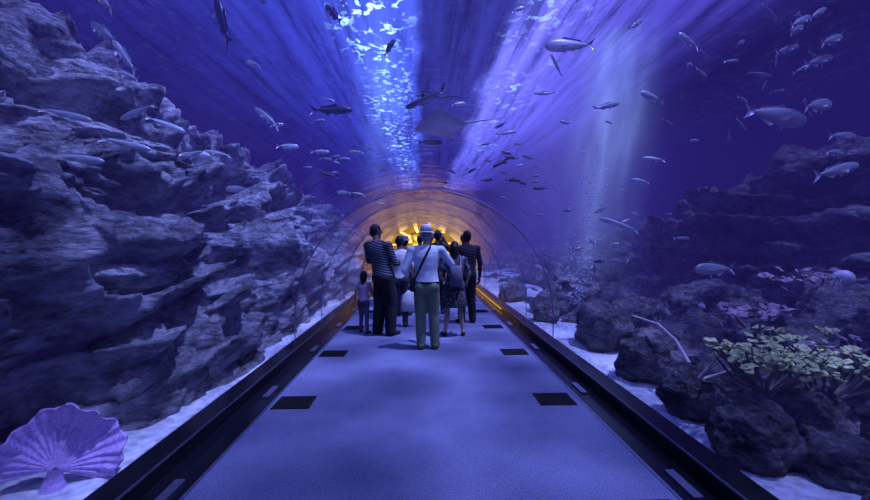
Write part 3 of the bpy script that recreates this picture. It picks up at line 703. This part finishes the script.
def person(name,x,y,H,yaw,mats,arms,legs=None,headyaw=0,headoff=(0,0),hipoff=0.0,female=False,sleeve='long',skirt=None,loose=1.0,hair='short',bare_leg=False,shorts=False,child=False,bulk=1.0,extras=None,lean=0.0):
    tags=['skin','top','bottom','shoe','hair','lip','eye']
    E=empty(name,(x,y,0.008)); E.rotation_euler=(0,0,math.radians(yaw))
    hw=bulk
    hx,hy=headoff
    legs=legs or {}
    B=[]
    sh=0.155 if female else 0.18
    ctr=lambda z:(lean*(z-0.93)/0.55*1.0 if z>0.93 else 0)
    tz=[(0.86,.155,.115),(0.94,.165*(1.08 if female else 1),.125),(1.04,.150*(.95 if female else 1),.115),(1.12,.142*(.93 if female else 1),.112),(1.22,.155,.122),(1.32,.170,.125),(1.40,.172,.108),(1.455,.130,.080),(1.49,.07,.06)]
    B.append(dict(k='loft',s=[(ctr(z),0.0,z,rx*hw,ry*hw) for z,rx,ry in tz if z>=0.93],t='top'))
    B.append(dict(k='loft',s=[(ctr(z),0.0,z,rx*hw*.97,ry*hw*.98) for z,rx,ry in ((.80,.12,.10),)+tuple(tz[:2])],t='bottom'))
    B.append(ell((-.075,-.05,.90),(.09*hw,.085*hw,.10),'bottom')); B.append(ell((.075,-.05,.90),(.09*hw,.085*hw,.10),'bottom'))
    neck0=(ctr(1.45),-.005,1.45); neck1=(ctr(1.6)+hx*.6,.005+hy*.6,1.57)
    HC=Vector((ctr(1.62)+hx,0.02+hy,1.635))
    for sg,key in ((-1,'L'),(1,'R')):
        S=Vector((ctr(1.42)+sg*sh*hw,0,1.415)); el=Vector(arms[key][0]); wr=Vector(arms[key][1])
        B.append(ell(S,(.066*hw,.066*hw,.062),'top'))
        B.append(cap((ctr(1.4)+sg*.09,0,1.435),S,.055,.058,'top'))
        if sleeve=='long':
            B.append(cap(S,el,.058*hw,.048,'top')); B.append(cap(el,wr,.047,.034,'top'))
        elif sleeve=='rolled':
            B.append(cap(S,el,.060*hw,.050,'top')); m_=lerp3(el,wr,.35); B.append(cap(el,m_,.049,.044,'top')); B.append(cap(m_,wr,.036,.026,'skin'))
        else:
            m_=lerp3(S,el,.7); B.append(cap(S,m_,.060*hw,.054,'top')); B.append(cap(m_,el,.040,.036,'skin')); B.append(cap(el,wr,.036,.025,'skin'))
        hp=Vector((sg*.088,0,.90)); kn=Vector(legs.get(key,((sg*.10,.03,.49),(sg*.11,-.01,.09)))[0]); an=Vector(legs.get(key,((sg*.10,.03,.49),(sg*.11,-.01,.09)))[1])
        if shorts or bare_leg:
            m_=lerp3(hp,kn,.85 if shorts else .3); B.append(cap(hp,m_,.09*hw,.078,'bottom')); B.append(cap(m_,kn,.060,.050,'skin'))
            cf=lerp3(kn,an,.35); B.append(cap(kn,cf,.048,.052,'skin')); B.append(cap(cf,an,.050,.033,'skin'))
        else:
            cf=lerp3(kn,an,.35); B.append(cap(hp,kn,.092*hw,.066*loose,'bottom')); B.append(cap(kn,cf,.064*loose,.062*loose,'bottom')); B.append(cap(cf,(an.x,an.y,an.z-.03),.062*loose,.054*loose,'bottom'))
        out=sg*.035
        B.append(cap((an.x,an.y-.045,.042),(an.x+out,an.y+.12,.034),.040,.036,'shoe')); B.append(cap((an.x+out,an.y+.12,.034),(an.x+out*1.3,an.y+.165,.030),.036,.028,'shoe')); B.append(cap((an.x,an.y-.02,.05),(an.x,an.y-.01,.085),.040,.036,'shoe' if not bare_leg else 'skin'))
    if skirt: B.append(dict(k='loft',s=[(0,0,z,rx,ry) for z,rx,ry in skirt],t='bottom'))
    B.append(cap(neck0,neck1,.056,.050,'skin'))
    Hd=[]
    ry_=Matrix.Rotation(math.radians(headyaw),3,'Z')
    def hp_(v): return HC+ry_@Vector(v)
    Hd.append(ell(HC,(.074,.092,.105),'skin'))
    Hd.append(cap(hp_((0,.03,-.055)),hp_((0,.058,-.085)),.052,.030,'skin'))
    Hd.append(cap(hp_((0,.085,.0)),hp_((0,.108,-.025)),.010,.015,'skin'))
    for sg in (-1,1):
        Hd.append(cap(hp_((sg*.072,.0,-.025)),hp_((sg*.080,-.008,.018)),.012,.015,'skin'))
        Hd.append(ell(hp_((sg*.030,.084,.002)),(.012,.008,.008),'eye'))
        Hd.append(cap(hp_((sg*.012,.088,.020)),hp_((sg*.045,.078,.022)),.006,.005,'hair'))
    Hd.append(cap(hp_((-.018,.092,-.052)),hp_((.018,.092,-.052)),.007,.007,'lip'))
    Hd.append(cap(neck0,neck1,.053,.048,'skin'))
    if hair!='none':
        Hd.append(ell(hp_((0,-.016,.028)),(.082,.094,.098),'hair'))
        Hd.append(ell(hp_((0,-.04,-.02)),(.074,.064,.075),'hair'))
    if hair=='long':
        Hd.append(cap(hp_((0,-.06,0)),hp_((0,-.085,-.20)),.070,.05,'hair')); Hd.append(cap(hp_((.05,-.03,0)),hp_((.06,-.04,-.15)),.035,.025,'hair')); Hd.append(cap(hp_((-.05,-.03,0)),hp_((-.06,-.04,-.15)),.035,.025,'hair'))
    if hair=='bun': Hd.append(ell(hp_((0,-.11,.03)),(.04,.04,.04),'hair'))
    mb=MB(); fm=[]
    sc=H/1.75
    for pr,vx,sm in ((B,.0125,6),(Hd,.0062,2)):
        co,fa,mi=remesh(pr,vx,tags,sm); mb.add([tuple(c) for c in co],fa,0); fm+=mi
    for sg,key in ((-1,'L'),(1,'R')):
        el=Vector(arms[key][0]); wr=Vector(arms[key][1]); f=(wr-el).normalized()
        s=Vector(arms[key][2]) if len(arms[key])>2 else Vector((0,1,0)); curl=arms[key][3] if len(arms[key])>3 else 0.35
        P=hand_prims(wr,f,s,Vector((-sg,0,0)),curl)
        co,fa,mi=remesh(P,.0048,tags,2); mb.add([tuple(c) for c in co],fa,0); fm+=mi
    mb.m=fm
    headscale=1.22 if child else 1.0
    mb.v=[(v[0]*sc,v[1]*sc,v[2]*sc) for v in mb.v]
    if child:
        zc=(HC.z-.1)*sc
        mb.v=[((v[0]-HC.x*sc)*headscale+HC.x*sc,(v[1])*headscale,(v[2]-zc)*headscale+zc) if v[2]>zc-.02*sc and abs(v[0]-HC.x*sc)<.14*sc and abs(v[1])<.2*sc else v for v in mb.v]
    mb.obj('body',mats,parent=E)
    return E,sc,HC,ctr,hw
skinA=simple('skin_tan',(0.45,0.30,0.22),rough=0.5,var=0.05); skinB=simple('skin_brown',(0.20,0.12,0.08),rough=0.5,var=0.05)
hairm=simple('black_hair',(0.012,0.011,0.012),rough=0.5,scale=60,bump=0.4); hairg=simple('grey_hair',(0.30,0.30,0.31),rough=0.6,scale=60,bump=0.4)
lipm=simple('lips',(0.35,0.14,0.12),rough=0.5); shoeb=simple('black_shoe_leather',(0.02,0.02,0.02),rough=0.4); shoebr=simple('brown_shoe_leather',(0.12,0.08,0.05),rough=0.5)
def cloth(n,c): return simple(n,c,rough=0.9,var=0.22,scale=6,bump=0.5)
def striped(n,c1,c2,freq,th=0.5):
    m,nt,out=new_mat(n); b=N(nt,'ShaderNodeBsdfPrincipled'); b.inputs['Roughness'].default_value=0.9
    tc=N(nt,'ShaderNodeTexCoord'); sep=N(nt,'ShaderNodeSeparateXYZ'); L(nt,tc.outputs['Object'],sep.inputs[0])
    s=M(nt,'SINE',M(nt,'MULTIPLY',M(nt,'ADD',sep.outputs[2],M(nt,'MULTIPLY',sep.outputs[0],.25)),freq)); L(nt,ramp(nt,M(nt,'MULTIPLY_ADD',s,.5,.5),[(th-.05,c1),(th+.05,c2)]),b.inputs['Base Color'])
    L(nt,b.outputs[0],out.inputs[0]); return m
def checked(n,c1,c2):
    m,nt,out=new_mat(n); b=N(nt,'ShaderNodeBsdfPrincipled'); b.inputs['Roughness'].default_value=0.9
    tc=N(nt,'ShaderNodeTexCoord'); v=N(nt,'ShaderNodeTexVoronoi'); v.inputs['Scale'].default_value=22; L(nt,tc.outputs['Object'],v.inputs['Vector'])
    L(nt,ramp(nt,v.outputs['Distance'],[(0.25,c2),(0.4,c1)]),b.inputs['Base Color']); L(nt,b.outputs[0],out.inputs[0]); return m
def child_obj(mb,name,mats,E): return mb.obj(name,mats,parent=E)
def ellring(cx,cy,z,rx,ry,S=28): return [(cx+rx*math.cos(2*math.pi*s/S),cy+ry*math.sin(2*math.pi*s/S),z) for s in range(S)]
def loftmb(mb,rings,mi=0,cap_=True):
    S=len(rings[0]); vs=[p for r in rings for p in r]
    fs=[(i*S+s,i*S+(s+1)%S,(i+1)*S+(s+1)%S,(i+1)*S+s) for i in range(len(rings)-1) for s in range(S)]
    if cap_: fs+=[tuple(reversed(range(S))),tuple((len(rings)-1)*S+s for s in range(S))]
    mb.add(vs,fs,mi)
def hat(E,HC,sc,mcol,mband,brim=.05):
    mb=MB(); z=HC.z+.045; S=28; x,y=HC.x,HC.y-.008
    def rg(dz,rx,ry,wave=0): return [((x+rx*math.cos(2*math.pi*s/S))*sc,(y+ry*math.sin(2*math.pi*s/S))*sc,(z+dz+wave*math.cos(4*math.pi*s/S))*sc) for s in range(S)]
    loftmb(mb,[rg(-.016,.090+brim,.106+brim,-.008),rg(-.009,.090+brim,.106+brim,-.008),rg(.002,.092,.108)],0,False)
    loftmb(mb,[rg(-.016,.090+brim,.106+brim,-.008),rg(-.002,.088,.104)],0,False)
    loftmb(mb,[rg(.000,.0925,.1085),rg(.022,.0905,.1065)],1,False)
    loftmb(mb,[rg(.022,.089,.105),rg(.075,.080,.094),rg(.098,.066,.080),rg(.104,.045,.058),rg(.094,.02,.03)],0,True)
    child_obj(mb,'hat',[mcol,mband],E)
def strap_and_bag(E,sc,ctr,hw,m,x0=.08,x1=-.17,bag=True):
    tz=[(0.93,.165,.125),(1.04,.150,.115),(1.12,.142,.112),(1.22,.155,.122),(1.32,.170,.125),(1.40,.172,.108),(1.47,.12,.075)]
    Z=[t[0] for t in tz]
    pts=[]
    def surf(z,x,side):
        rx=np.interp(z,Z,[t[1] for t in tz])*hw+.012; ry=np.interp(z,Z,[t[2] for t in tz])*hw+.012
        xx=max(-rx*.98,min(rx*.98,x)); return ((ctr(z)+xx)*sc,side*ry*math.sqrt(max(0,1-(xx/rx)**2))*sc,z*sc)
    for i in range(15):
        t=i/14; pts.append(surf(1.47-.47*t,x0+(x1-x0)*t,-1))
    fr=[surf(1.47-.47*t,x0+(x1-x0)*t,1) for t in [i/14 for i in range(15)]]
    path=fr[::-1]+[((ctr(1.47)+x0)*sc,0,1.505*sc)]+pts
    mb=MB()
    vs=[];n=len(path)
    for i,p in enumerate(path):
        p=Vector(p); t=(Vector(path[min(i+1,n-1)])-Vector(path[max(i-1,0)])).normalized()
        out=Vector((p.x-ctr(1.2)*sc,p.y,0)); out=out-t*out.dot(t)
        if i==15 or out.length<.02: out=Vector((0,0,1))
        out.normalize(); w=t.cross(out)
        for a,c in ((-1,0),(1,0),(1,1),(-1,1)): vs.append(p+w*a*.014*sc+out*c*.006)
    fs=[(i*4+k,i*4+(k+1)%4,(i+1)*4+(k+1)%4,(i+1)*4+k) for i in range(n-1) for k in range(4)]
    mb.add(vs,fs,0)
    if bag:
        bx,by,bz=(x1-.025)*sc,.0,.93*sc
        rings=[]
        for dz,k in ((-.10,.85),(-.09,1),(.0,1.0),(.07,.98),(.085,.85)):
            rings.append([(bx+.045*k*sc*math.copysign(abs(math.cos(a))**.5,math.cos(a)),by+.10*k*sc*math.copysign(abs(math.sin(a))**.5,math.sin(a)),bz+dz*sc) for a in [2*math.pi*s/20 for s in range(20)]])
        loftmb(mb,rings,0)
    child_obj(mb,'shoulder_bag',[m],E)

blackcl=cloth('black_cloth',(0.02,0.02,0.025))
# A: man with hat (centre)
shirt=cloth('pale_blue_shirt',(0.62,0.72,0.76)); olive=cloth('olive_trousers',(0.155,0.225,0.13))
E,sc,HC,ctr,hw=person('man_in_hat',.06,5.43,1.72,-4,[skinA,shirt,olive,shoebr,hairg,lipm,hairm],
  {'L':((-.31,-.05,1.13),(-.24,.14,.97),(0,.4,1),.5),'R':((.36,.06,1.22),(.22,.28,1.42),(-1,0,.3),.9)},
  legs={'L':((-.085,.03,.49),(-.075,.0,.09)),'R':((.105,.04,.49),(.125,.02,.09))},sleeve='rolled',headyaw=-8,bulk=1.15,loose=1.25)
hat(E,HC,sc,cloth('straw_hat',(0.80,0.82,0.80)),cloth('hat_band',(0.25,0.25,0.3)),.035)
strap_and_bag(E,sc,ctr,hw,blackcl,x0=.06,x1=-.16)
mb=MB(); loftmb(mb,[ellring(0,0,.945*sc,.193*sc,.147*sc),ellring(0,0,.975*sc,.190*sc,.146*sc)],0,False); child_obj(mb,'belt',[shoeb],E)
mb=MB(); mb.box(.17*sc,.24*sc,.36*sc,.375*sc,1.44*sc,1.57*sc); child_obj(mb,'phone',[shoeb],E)
# B: tall man in striped sweater
stripe=striped('striped_sweater',(0.012,0.012,0.018),(0.18,0.21,0.30),165,.80)
E,sc,HC,ctr,hw=person('man_in_striped_sweater',-.62,6.3,1.80,-38,[skinB,stripe,blackcl,shoeb,hairm,lipm,hairm],
  {'L':((-.34,.0,1.16),(-.17,.24,1.12),(0,0,1),.5),'R':((.21,.04,1.13),(.07,.28,1.12),(0,0,1),.5)},
  legs={'L':((-.11,.03,.49),(-.12,-.02,.09)),'R':((.11,.05,.49),(.12,.02,.09))},lean=-.15,headoff=(-.02,.02),bulk=1.22,loose=1.6,headyaw=-20)
# C: small child
E,sc,HC,ctr,hw=person('little_girl',-.97,6.45,1.0,-12,[skinA,cloth('pink_top',(0.50,0.36,0.5)),cloth('dark_leggings',(0.08,0.06,0.14)),shoeb,hairm,lipm,hairm],
  {'L':((-.26,.0,1.13),(-.29,.06,.90),(0,1,0),.4),'R':((.26,.0,1.15),(.30,.10,.95),(0,1,0),.4)},
  legs={'L':((-.09,.05,.49),(-.10,.04,.09)),'R':((.10,-.01,.49),(.14,-.10,.09))},sleeve='short',female=True,child=True,hair='long')
# D: person in white shirt, carrying bag
white=cloth('white_shirt',(0.80,0.84,0.86))
E,sc,HC,ctr,hw=person('woman_in_white',-.40,6.9,1.62,6,[skinA,white,cloth('grey_trousers',(0.05,0.05,0.07)),shoeb,hairm,lipm,hairm],
  {'L':((-.27,.0,1.13),(-.27,.10,.88),(0,1,0),.9),'R':((.25,.0,1.13),(.26,.08,.88),(0,1,0),.9)},female=True,sleeve='short')
mb=MB(); rings=[]
for z,rx,ry in ((.30,.15,.05),(.31,.17,.075),(.50,.17,.07),(.66,.14,.045),(.70,.12,.02)): rings.append(ellring(.19*sc,-.02,z*sc,rx*sc,ry*sc,20))
loftmb(mb,rings,0); mb.tube([(.11*sc,-.02,.69*sc),(.17*sc,.03,.78*sc),(.24*sc,.09,.83*sc),(.26*sc,.03,.78*sc),(.29*sc,-.02,.69*sc)],.008,6)
child_obj(mb,'shopping_bag',[simple('white_plastic',(0.8,0.85,0.85),rough=0.3)],E)
# E: woman with patterned top and skirt
patt=checked('patterned_top',(0.04,0.04,0.06),(0.28,0.30,0.36))
E,sc,HC,ctr,hw=person('woman_in_skirt',.52,6.2,1.52,5,[skinA,patt,checked('patterned_skirt',(0.025,0.025,0.04),(0.14,0.14,0.18)),shoeb,hairm,lipm,hairm],
  {'L':((-.26,-.02,1.15),(-.20,.16,1.02),(0,.3,1),.5),'R':((.28,.0,1.15),(.27,.14,.98),(0,1,0),.5)},
  legs={'L':((-.12,.03,.49),(-.17,.0,.09)),'R':((.12,.03,.49),(.16,.0,.09))},female=True,sleeve='short',hair='long',bare_leg=True,
  skirt=[(.54,.25,.19),(.62,.24,.185),(.80,.205,.16),(.95,.17,.135),(1.0,.16,.125)],bulk=1.12)
mb=MB(); rings=[]
for z,rx,ry in ((.93,.09,.04),(.95,.115,.06),(1.15,.12,.07),(1.28,.10,.055),(1.31,.06,.03)): rings.append(ellring(0,-.18*sc,z*sc,rx*sc,ry*sc,20))
loftmb(mb,rings,0)
for s in (-1,1): mb.tube([(s*.09*sc,-.15*sc,1.26*sc),(s*.10*sc,-.09*sc,1.47*sc),(s*.10*sc,.05*sc,1.49*sc),(s*.10*sc,.14*sc,1.30*sc),(s*.12*sc,.10*sc,1.0*sc),(s*.10*sc,-.13*sc,.98*sc)],.014,6)
child_obj(mb,'backpack',[cloth('grey_backpack',(0.14,0.14,0.18))],E)
# F: tall man in dark striped shirt
E,sc,HC,ctr,hw=person('man_in_dark_shirt',.84,7.2,1.72,15,[skinB,striped('dark_striped_shirt',(0.012,0.012,0.02),(0.05,0.04,0.08),110,.7),blackcl,shoeb,hairm,lipm,hairm],
  {'L':((-.27,.0,1.13),(-.20,.20,1.05),(0,0,1),.5),'R':((.27,.0,1.13),(.28,.05,.87),(0,1,0),.4)},bulk=1.12,loose=1.3)
# G,H: visitors further inside
E,sc,HC,ctr,hw=person('man_taking_photo',.33,8.2,1.76,-5,[skinB,cloth('brown_jacket',(0.05,0.035,0.03)),blackcl,shoeb,hairm,lipm,hairm],
  {'L':((-.28,.10,1.30),(-.12,.26,1.60),(1,0,0),.6),'R':((.28,.10,1.30),(.10,.26,1.60),(-1,0,0),.6)})
mb=MB(); mb.box(-.09*sc,.09*sc,.33*sc,.37*sc,1.62*sc,1.72*sc); mb.tube([(0,.37*sc,1.67*sc),(0,.43*sc,1.67*sc)],.03*sc,12); child_obj(mb,'camera',[shoeb],E)
E,sc,HC,ctr,hw=person('visitor_in_white_cap',-.36,8.0,1.62,0,[skinA,cloth('beige_shirt',(0.3,0.25,0.24)),cloth('jeans',(0.04,0.05,0.1)),shoeb,hairm,lipm,hairm],
  {'L':((-.27,.0,1.13),(-.28,.06,.87),(0,1,0),.4),'R':((.27,.0,1.13),(.28,.06,.87),(0,1,0),.4)})
hat(E,HC,sc,white,white,.02)
E,sc,HC,ctr,hw=person('visitor_in_dark_coat',1.0,9.2,1.70,10,[skinB,blackcl,blackcl,shoeb,hairm,lipm,hairm],
  {'L':((-.27,.0,1.13),(-.28,.06,.87),(0,1,0),.4),'R':((.27,.0,1.13),(.28,.06,.87),(0,1,0),.4)},loose=1.2)
E,sc,HC,ctr,hw=person('visitor_in_dark_shirt',-.05,9.6,1.68,-12,[skinB,blackcl,blackcl,shoeb,hairm,lipm,hairm],
  {'L':((-.27,.0,1.13),(-.28,.06,.87),(0,1,0),.4),'R':((.27,.0,1.13),(.28,.06,.87),(0,1,0),.4)},loose=1.2)

# ------------------------------------------------------------ lights, world, camera
def sun(name,d,col,s,ang):
    l=bpy.data.lights.new(name,'SUN'); l.energy=s; l.color=col; l.angle=math.radians(ang)
    o=bpy.data.objects.new(name,l); o.rotation_euler=Vector(d).to_track_quat('-Z','Y').to_euler(); o.location=(0,0,12); COL.objects.link(o)
sun('skylight_key',(-0.30,0.10,-1),(0.36,0.41,1.0),11.0,1.0)
sun('skylight_soft',(-0.50,0.60,-1),(0.33,0.38,1.0),2.4,10)
w=bpy.data.worlds.new('deep_blue'); scene.world=w; w.use_nodes=True
w.node_tree.nodes['Background'].inputs[0].default_value=(0.02,0.018,0.12,1); w.node_tree.nodes['Background'].inputs[1].default_value=0.3
cd=bpy.data.cameras.new('camera'); cd.sensor_width=36; cd.lens=36*387/870; cd.clip_end=200; cd.clip_start=0.05
co=bpy.data.objects.new('camera',cd); COL.objects.link(co)
co.location=(0,0,1.5)
co.rotation_euler=(math.radians(90-1.03),0,math.radians(-1.92))
scene.camera=co
